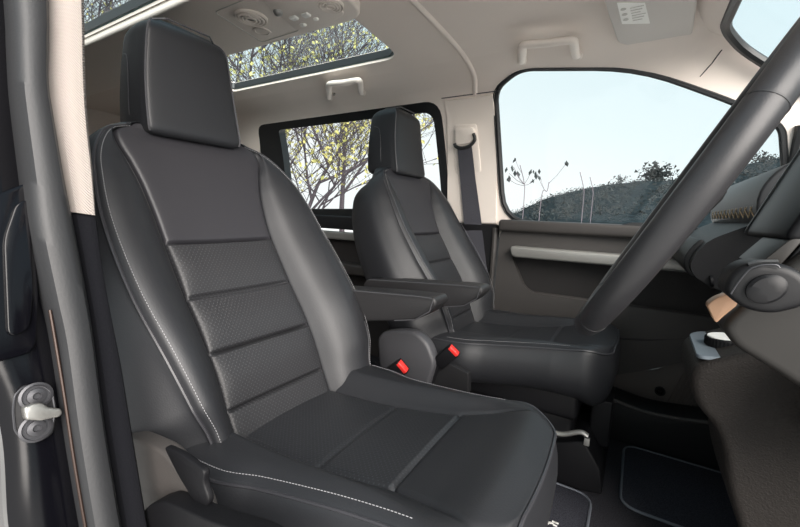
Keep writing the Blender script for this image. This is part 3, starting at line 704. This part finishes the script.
# sun visor
vz = .572
vp = [at(a, c, 'z', vz) for a, c in [(600,-14),(609,18),(618,44),(670,53),(677,48),(691,45),(699,-14)]]
b = BM(); add_prism(b, rpoly([(p.x, p.y) for p in vp], [.02, .02, .03, .02, .01, .03, .02]), 'z', vz, vz+.016, .006)
vis = thing('sun_visor', 'pale cream sun visor with a white sticker folded against the ceiling', 'sun visor', (vp[0].x+.1, vp[0].y+.1, vz+.016))
link('visor_board', b, M_['visor'], vis)
lb_ = [at(a, c, 'z', vz-.0008) for a, c in [(617,3),(645,3),(650,23.5),(622,24)]]
b = BM(); add_prism(b, [(p.x, p.y) for p in lb_], 'z', vz-.0010, vz+.0005); la = link('sticker', b, M_['label'], vis, smooth=False, label='white warning sticker')
def lab_pt(u, v): return (lb_[0].lerp(lb_[1], u)).lerp(lb_[3].lerp(lb_[2], u), v)
b = BM()
for i in range(6):
    a, c = lab_pt(.42, .22+.12*i), lab_pt(.92-.08*(i % 3), .22+.12*i); add_box(b, (min(a.x, c.x), a.y-.0016, vz-.0022), (max(a.x, c.x), a.y+.0016, vz-.0012))
for i in range(3):
    a = lab_pt(.18, .25+.25*i); add_lathe(b, [(.007, -.0014), (.007, -.0022)], a, (0, 0, 1), 14)
link('sticker_print', b, M_['ink'], la, smooth=False)
b = BM(); c = at(692, 36, 'z', vz+.006); add_lathe(b, [(.012, 0), (.012, .016), (.007, .02)], c, (0, 0, 1), 18); link('pivot', b, M_['cream_plastic'], vis)
# ================================================================ SEAT BELT ON THE FAR PILLAR
bp0 = at(468, 140, 'y', 1.655)
sb = thing('seat_belt', 'black seat belt hanging from its cream anchor on the pillar between the windows', 'seat belt', tuple(at(480, 300, 'y', 1.64)))
def onp(l, o0): return [skin(*hit(a, c), o0) for a, c in l]
def slab(l, o0, o1, r):
    bm = BM(); A = [bm.verts.new(p) for p in onp(l, o0)]; B_ = [bm.verts.new(p) for p in onp(l, o1)]; bm.faces.new(A[::-1]); bm.faces.new(B_)
    for i in range(len(A)): bm.faces.new((A[i], A[(i+1) % len(A)], B_[(i+1) % len(A)], B_[i]))
    bmesh.ops.recalc_face_normals(bm, faces=bm.faces); bevel(bm, r, 2, 40); return bm
link('height_rail', slab(rpoly([(455,125),(477,124),(482,172),(456,174)], 3), .008, .013, .001), M_['cream_plastic'], sb)
link('height_adjuster', slab(rpoly([(457,128),(475,127),(478,142),(458,146)], 4), .010, .030, .004), M_['cream_plastic'], sb)
b = BM(); add_tube(b, catmull([skin(*hit(a, c), .034) for a, c in [(476,134),(477.5,140),(473,146),(465,148.5),(459,147),(457.5,144)]], 5), .0075, 10); link('belt_guide', b, M_['gasket'], sb)
b = BM(); cl = [((460,149),(474,146),.030),((462,180),(477,179),.022),((465,215),(482,215),.022),((471,250),(488,250),.05),((476,290),(494,290),.06),((482,340),(500,340),.06),((490,395),(508,395),.06)]
prev = None
t = BM(); rowsb = []
for a, c, o_ in cl:
    A, C_ = (skin(*hit(*a), o_), skin(*hit(*c), o_)); rowsb.append([t.verts.new(A), t.verts.new(C_), t.verts.new(C_+Vector((0, .003, 0))), t.verts.new(A+Vector((0, .003, 0)))])
for A, B_ in zip(rowsb, rowsb[1:]):
    for k in range(4): t.faces.new((A[k], A[(k+1) % 4], B_[(k+1) % 4], B_[k]))
t.faces.new(rowsb[0]); t.faces.new(rowsb[-1][::-1]); link('webbing', t, M_['belt'], sb); b.free()

# ================================================================ STEERING WHEEL, COLUMN
WC = Vector((.0415, .572, .033)); WU = Vector((.460, 0, .888)); WN_ = Vector((-.888, 0, .460)); WYY = Vector((0, 1, 0)); WR = .188
sw = thing('steering_wheel', 'black leather steering wheel seen edge on, close in front', 'steering wheel', tuple(WC))
def wp(a, r=WR, n=0): return WC+(WU*math.sin(a)-WYY*math.cos(a))*r+WN_*n
b = BM(); add_tube(b, [wp(2*math.pi*k/120) for k in range(120)], .0148, 20, closed=True, upv=tuple(WN_)); link('rim', b, M_['wheel'], sw)
for adeg in (-58, 20, 160, 238):
    b = BM(); a = math.radians(adeg); da = .02
    tg = (wp(a+.01)-wp(a-.01)).normalized(); add_tube(b, [wp(a)-tg*.0008, wp(a), wp(a)+tg*.0008], .0151, 24); link('leather_seam', b, M_['seal'], sw)
b = BM(); add_lathe(b, [(.055, -.006), (.070, -.004), (.066, .008), (.05, .014), (.005, .016)], WC-WN_*.012, WN_, 32, 1.0); hubp = link('hub', b, M_['charcoal'], sw)
b = BM(); add_tube(b, [WC+(WU*math.sin(a)*.066-WYY*math.cos(a)*.066)-WN_*.004 for a in [k*math.pi/20 for k in range(40)]], .003, 6, closed=True); link('trim_ring', b, M_['tan'], hubp)
for a in (0, math.pi, -math.pi/2):
    b = BM(); add_tube(b, [wp(a, .06, -.02), wp(a, .12, -.016), wp(a, WR-.004, -.002)], lambda u: .016-.004*u, 12, flat=.5, upv=tuple(WN_)); link('spoke', b, M_['charcoal'], sw)
# column with shroud and control stalk
scol = thing('steering_column', 'dark steering column shroud with a chunky control stalk behind the wheel', 'steering column', (.2, .544, -.1))
b = BM(); pg = xz([(712,299),(707,308),(716,323),(748,342),(776,360),(806,372),(900,372),(900,200),(830,205),(785,235),(750,262)], .60)
add_prism(b, rpoly(pg, .012), 'y', .492, .60, .018, 4); link('shroud', b, M_['shroud'], scol)
b = BM(); add_prism(b, rpoly(xz([(706,304),(716,297),(730,293),(738,303),(722,316),(715,323)], .488), .004), 'y', .483, .50, .004); link('shroud_lit_patch', b, M_['tan'], scol, label='tan patch painted as light on the shroud')  # added piece: light falling on the shroud, put into tan colour
b = BM(); add_prism(b, rpoly(xz([(784,238),(797,238),(774,264),(752,264)], .52), .004), 'y', .50, .59, .004); link('upper_shroud', b, M_['shroud'], scol)
b = BM(); add_prism(b, rpoly(xz([(799,238),(850,238),(850,266),(777,264)], .525), .004), 'y', .505, .60, .004); link('upper_shroud', b, M_['charcoal'], scol)
# stalk: a plump pod with a notched dial
b = BM(); pod = rpoly(xz([(722,292),(724,277),(736,265),(752,260),(782,263),(800,272),(812,290),(800,304),(768,312),(742,307)], .43), .008)
add_prism(b, pod, 'y', .415, .462, .016, 5); stk = link('control_stalk', b, M_['satinblack'], scol)
b = BM(); add_tube(b, [at(790, 285, 'y', .44), at(830, 285, 'y', .50)], .012, 10); link('stalk_arm', b, M_['black'], stk)
b = BM(); dc = at(766, 289, 'y', .413); add_lathe(b, [(.0135, .006), (.0135, -.002), (.011, -.004), (.004, -.0045)], dc, (0, 1, 0), 28, .8); dial = link('dial', b, M_['satinblack'], stk)
b = BM(); add_tube(b, catmull([at(a, c, 'y', .4135) for a, c in [(731,294),(738,283),(747,272),(752,268)]], 5), .0006, 6)
add_tube(b, catmull([at(a, c, 'y', .4135) for a, c in [(752,268),(762,265),(776,265),(780,268)]], 5), .0006, 6); link('chrome_line', b, M_['steel'], stk)
b = BM(); add_tube(b, catmull([at(a, c, 'y', .418) for a, c in [(748,264.5),(760,262),(778,261.5)]], 5), .0018, 6); link('grip_line', b, M_['gasket'], stk)

# ================================================================ DASHBOARD
dash = thing('dashboard', 'black dashboard with tan cross stitching behind the steering wheel', 'dashboard', (.5, .95, FLOOR))
prof = [(.235, .040), (.222, .052), (.225, .085), (.26, .112), (.34, .128), (.50, .130), (.80, .118), (1.0, .105), (1.18, .06), (1.18, -.2), (.6, -.16), (.22, -.150), (.135, -.128), (.112, -.092), (.135, -.04), (.19, -.005), (.245, .025)]
b = BM(); add_prism(b, [(p.x, p.y) for p in catmull([(x, z, 0) for x, z in prof], 4, closed=True)], 'y', 1.10, 1.672, 0); link('fascia', b, M_['black'], dash)
b = BM(); add_prism(b, [(p.x, p.y) for p in catmull([(x+(.17 if x < .5 else 0), z, 0) for x, z in prof], 4, closed=True)], 'y', .66, 1.10, 0); link('centre_fascia', b, M_['black'], dash)
pad = [(.238, .000), (.208, .012), (.203, .07), (.235, .122), (.30, .146), (.38, .150), (.46, .138), (.46, .10), (.3, .05)]
b = BM(); add_prism(b, [(p.x, p.y) for p in catmull([(x, z, 0) for x, z in pad], 4, closed=True)], 'y', 1.06, 1.665, .006); pd = link('padded_top', b, M_['leather'], dash)
b = BM(); c = Vector((.305, 1.50, .148)); add_lathe(b, [(.055, .004), (.050, .006), (.046, -.001)], c, (-.25, 0, 1), 28, .55); link('air_vent', b, M_['gasket'], dash)
b = BM(); y = 1.08
while y < 1.60:
    for s_ in (0, 1):
        z0, z1 = (.018, .052) if s_ else (.052, .018)
        add_tube(b, [(.2045, y, z0), (.2005, y+.025, (z0+z1)/2), (.2045, y+.050, z1)], .0011, 5)
    y += .050
link('cross_stitching', b, M_['gold'], pd, label='tan cross stitching')
b = BM(); add_prism(b, [(p.x, p.y) for p in catmull([(x, z, 0) for x, z in [(.128, -.035), (.104, -.07), (.103, -.10), (.118, -.122), (.14, -.12), (.14, -.06)]], 4, closed=True)], 'y', 1.14, 1.60, .004); gb = link('glovebox_lid', b, M_['charcoal'], dash)
b = BM(); add_lathe(b, [(.013, 0), (.013, .005), (.009, .007), (.008, .003)], at(713, 281, 'x', .155), (-1, 0, -.2), 20); link('lock', b, M_['black'], gb)
# instrument hood in front of the driver
b = BM(); pg = xz([(745,235),(750,226),(806,143),(826,118),(850,112),(900,135),(900,243),(760,238)], .66)
add_prism(b, pg, 'y', .50, .68, .006); hood = link('instrument_hood', b, M_['satinblack'], dash)
b = BM(); add_tube(b, [at(a, c, 'y', .66) for a, c in [(746,233),(776,188),(806,144)]], .0022, 8); link('hood_edge', b, M_['seal'], hood)
# lower knee trim
b = BM(); add_box(b, (.24, .66, -.34), (.9, .80, -.14), .03); link('knee_panel', b, M_['charcoal'], dash)

# centre console with gear selector
cc = thing('centre_console', 'grained grey-brown centre console carrying the rotary gear selector', 'console', (.4, .95, FLOOR))
cpts = [(755,338),(700,350),(688,360),(687,374),(694,392),(708,410),(716,432),(719,460),(729,498),(742,527),(752,560)]
left = xz(cpts, .91)
b = BM(); lc = [(p.x, p.y) for p in catmull([(x, z, 0) for x, z in left], 4)]
lc = [(x, max(z, FLOOR+.002)) for x, z in lc]
add_prism(b, lc+[(lc[-1][0], FLOOR), (1.0, FLOOR), (1.0, -.10), (.42, -.12), (.30, -.165)], 'y', .83, 1.04, .016, 5); link('console_body', b, M_['grain'], cc)
tp = [at(a, c, 'z', -.205) for a, c in [(694,356),(700,361),(778,346),(760,330),(722,331),(697,346)]]
zt = left[1][1]
b = BM(); add_prism(b, rpoly([(.112, .842), (.42, .842), (.42, 1.03), (.135, 1.03), (.115, 1.00)], .015), 'z', zt-.001, zt+.007, .002)
bmesh.ops.transform(b, matrix=Matrix.Translation((.1, 0, zt)) @ Matrix.Rotation(-.10, 4, 'Y') @ Matrix.Translation((-.1, 0, -zt)), verts=b.verts)
plt = link('selector_plate', b, M_['satin'], cc, label='satin blue-grey plate')
b = BM(); gc = at(725, 342, 'z', zt+.02); N = 40
prof_g = [(.030, -.012), (.030, .006), (.027, .010), (.022, .0105), (.002, .0105)]
add_lathe(b, prof_g, gc, (-.1, 0, 1), N); dl = link('gear_dial', b, M_['black'], cc)
b = BM()
for k in range(36):
    a = 2*math.pi*k/36; p = gc+Vector((math.cos(a)*.0295, math.sin(a)*.0295, 0)); add_tube(b, [p+Vector((0, 0, -.008)), p+Vector((0, 0, .007))], .0016, 5)
link('knurling', b, M_['black'], dl)
b = BM(); add_lathe(b, [(.027, .0095), (.026, .012), (.002, .0125)], gc, (-.1, 0, 1), N); link('dial_cap', b, M_['label'], dl, label='white dial cap')

# ================================================================ FLOOR MATS
def fmat(x0, x1, y0, y1, lab, marks=False):
    c = ((x0+x1)/2, (y0+y1)/2); r = thing('floor_mat', lab, 'floor mat', (c[0], c[1], FLOOR), 'floor mats'); pl = rpoly([(x0, y0), (x1, y0), (x1, y1), (x0, y1)], .05, 6)
    b = BM(); add_prism(b, pl, 'z', FLOOR, FLOOR+.008, .002); link('carpet_pad', b, M_['matc'], r)
    b = BM(); add_tube(b, [(x, y, FLOOR+.007) for x, y in pl], .004, 6, closed=True); link('edge_binding', b, M_['binding'], r)
    return r
m1 = fmat(.035, .75, 1.185, 1.535, 'charcoal floor mat in the passenger footwell')
m2 = fmat(-.50, -.035, .76, 1.175, 'charcoal floor mat by the near seat, with small white lettering')
b = BM()
for i, (px, py) in enumerate([(539,518),(541.5,519),(544,519.5),(547,523),(549,522.5),(551.5,523),(554,522),(556.5,523),(555,525.5)]):
    c = at(px, py, 'z', FLOOR+.0085); add_box(b, (c.x-.005, c.y-.0022, FLOOR+.007), (c.x+.005, c.y+.0022, FLOOR+.0095))
link('lettering', b, M_['label'], m2, smooth=False)

# ================================================================ OUTSIDE
# hill
crest_px = [(300,228),(420,226),(470,224),(500,222),(520,211),(548,198),(575,191),(600,186),(640,181),(668,180),(700,176),(730,168),(765,160),(800,156),(900,150)]
Y0 = 70.0
CR = [at(a, c, 'y', Y0) for a, c in crest_px]; CX = [p.x for p in CR]; CZ = [p.z for p in CR]
def hz(x, y):
    xx = x*Y0/max(y, 20); k = min(max((y-24)/(Y0-24), 0), 1); top = smooth_interp(CX, CZ, min(max(xx, CX[0]), CX[-1]))
    n = math.sin(x*.9+y*.4)*.25+math.sin(x*2.3-y*1.1)*.15+math.sin(x*.35+1)*.3
    if y > Y0: return top-(y-Y0)*.15
    return -1.5+(top+1.5)*(k**.8)+n*.35*k*(1-k)*3
b = BM(); NXH, NYH = 200, 60; G = []
for j in range(NYH+1):
    y = 24+(95-24)*j/NYH; G.append([b.verts.new((-75+145*i/NXH, y, hz(-75+145*i/NXH, y)+random.uniform(-.10, .10))) for i in range(NXH+1)])
for j in range(NYH):
    for i in range(NXH): b.faces.new((G[j][i], G[j][i+1], G[j+1][i+1], G[j+1][i]))
struct(link('hill', b, M_['hill'], angle=3), 'dark scrubby hillside beyond the passenger window')
def blob(bm, c, r, n):
    for _ in range(n):
        d = Vector((random.gauss(0, .45), random.gauss(0, .4), random.gauss(0, .32)+.1))*r; p = c+d; s = r*random.uniform(.10, .22)
        t = [bm.verts.new(p+Vector((random.uniform(-1, 1), random.uniform(-1, 1), random.uniform(-1, 1)))*s) for _ in range(4)]
        for f in ((0,1,2),(0,2,3),(0,3,1),(1,3,2)): bm.faces.new([t[k] for k in f])
b = BM()
for i in range(900):
    y = random.uniform(32, Y0+1); x = random.uniform(-22, 30)*y/Y0*1.2; r = random.uniform(.35, .9)
    blob(b, Vector((x, y, hz(x, y)+r*.2)), r, 16)
o = link('hillside_scrub', b, M_['sage'], smooth=False); o['kind'] = 'stuff'; tag(o, 'low dark scrub covering the hillside', 'scrub')
for (px, py, r, n, lab) in ((655, 177, 1.9, 420, 'largest dark bush on the hill crest, seen through the passenger window'), (620, 181, .9, 120, 'small round bush on the hill crest left of the largest bush'), (762, 160, 1.1, 150, 'dark bush on the hill crest seen through the quarter window')):
    c = at(px, py, 'y', Y0-.5); b = BM(); blob(b, c+Vector((0, 0, r*.15)), r, n); add_tube(b, [c-Vector((0, 0, r*1.2)), c], r*.06, 5); tag(link('bush', b, M_['sage'], smooth=False, base=(c.x, c.y, c.z-r)), lab, 'bush')
# trees: bare autumn branches with a few yellow leaves
def tree(name, x, y, h, spread, leafn, seed, lab, depth=5, lean=(0, 0), low=.22, group=None):
    rnd = random.Random(seed); root = thing(name, lab, 'tree', (x, y, -1.25), group); bb = BM(); lf = BM(); tips = []
    def grow(p, d, L, r, lv):
        n = 4; pts = [p]; dd = d.copy()
        for i in range(n):
            dd = (dd+Vector((rnd.gauss(0, .13), rnd.gauss(0, .13), rnd.gauss(0, .08)+.04))).normalized(); pts.append(pts[-1]+dd*(L/n))
        add_tube(bb, pts, lambda u: max(r*(1-.55*u), .0035), 5 if lv > 1 else 7, caps=False)
        if lv >= depth-2: tips.append(pts)
        if lv >= depth: return
        k = 4 if lv else 6
        for i in range(k):
            f = (i+1)/(k) if lv else low+(1-low)*(i+.5)/k; idx = min(int(f*n), n-1); q = pts[idx].lerp(pts[idx+1], f*n-idx) if f < 1 else pts[-1]
            a = rnd.uniform(0, 2*math.pi); s_ = Vector((math.cos(a), math.sin(a), rnd.uniform(.0, .5)))*spread
            nd = (dd*.75+s_).normalized(); grow(q, nd, L*rnd.uniform(.58, .80), r*(.55 if lv else .5), lv+1)
    grow(Vector((x, y, -1.25)), Vector((lean[0], lean[1], 1)).normalized(), h*.5, h*.0115, 0)
    for _ in range(leafn):
        pts = rnd.choice(tips); i = rnd.randrange(len(pts)-1); c = pts[i].lerp(pts[i+1], rnd.random())+Vector((rnd.gauss(0, .02), rnd.gauss(0, .02), rnd.gauss(0, .02)))
        s = rnd.uniform(.022, .048); a = Vector((rnd.gauss(0, 1), rnd.gauss(0, 1), rnd.gauss(0, 1))).normalized(); e = a.orthogonal().normalized()
        q = a.cross(e)*s*.15
        v = [lf.verts.new(c-a*s), lf.verts.new(c+e*s*.6+q), lf.verts.new(c+a*s), lf.verts.new(c-e*s*.6+q)]
        lf.faces.new(v)
    link('branches', bb, M_['bark'], root)
    if leafn: link('foliage', lf, M_['leaf'], root, smooth=False)
    return root
tg_ = 'autumn trees beside the car'
tree('leafy_tree', -5.2, 4.9, 4.6, .85, 2400, 3, 'branching autumn tree filling the rear side window', group=None, low=.12)
tree('leafy_tree', -11.5, 9.0, 9.5, .8, 2600, 23, 'tall yellow-leaved tree seen through the left part of the far roof glass', low=.2)
tree('bare_tree', -13.5, 4.9, 9.0, .7, 700, 31, 'sparse tree seen through the near roof glass at top left', low=.2)
tree('bare_tree', -10.5, 12.5, 10.5, .6, 500, 42, 'bare-branched tall tree in the right end of the far roof glass', low=.3)
# dry weed stems outside the passenger window
def sprig(px, py, top, y, leaves, seed, lab):
    rnd = random.Random(seed); a = at(px, py, 'y', y); t_ = at(top[0], top[1], 'y', y); base = Vector((a.x, y, -1.25)); r = thing('dry_sprig', lab, 'sapling', tuple(base))
    leaves_ = []
    b = BM(); main = catmull([base, a, a.lerp(t_, .5)+Vector((.03, 0, 0)), t_], 6); add_tube(b, main, .006, 5)
    for i in range(leaves):
        q = main[rnd.randrange(len(main)//2, len(main))]; s_ = rnd.choice((-1, 1)); e = q+Vector((s_*rnd.uniform(.08, .26), rnd.uniform(-.1, .1), rnd.uniform(.05, .28))); add_tube(b, [q, q.lerp(e, .5)+Vector((0, 0, -.02)), e], .0035, 4)
        for _ in range(2):
            c = e+Vector((rnd.gauss(0, .02), rnd.gauss(0, .02), rnd.gauss(0, .03))); s = rnd.uniform(.03, .06); u_ = Vector((rnd.gauss(0, .4), rnd.gauss(0, .4), 1)).normalized(); v_ = Vector((1, rnd.gauss(0, .3), 0)).normalized()
            leaves_.append((c-u_*s, c+v_*s*.5+Vector((0, .008, 0)), c+u_*s, c-v_*s*.5+Vector((0, .008, 0))))
    link('stem', b, M_['twig'], r, smooth=False)
    for q in leaves_:
        lf = BM(); vs = [lf.verts.new(p) for p in q]; lf.faces.new((vs[0], vs[1], vs[2])); lf.faces.new((vs[0], vs[2], vs[3])); link('leaf', lf, M_['sage'], r, smooth=False)
sprig(524, 200, (520, 165), 6.0, 7, 1, 'leafy dry sapling at the lower left of the passenger window')
sprig(541, 200, (549, 182), 6.4, 3, 2, 'short dry sapling just right of the leafy one outside the passenger window')
sprig(583, 205, (580, 172), 6.8, 0, 3, 'thin bare stem outside the passenger window below the hill crest')
sprig(592, 205, (590, 177), 7.4, 0, 4, 'thinner bare stem right beside the other bare stem')
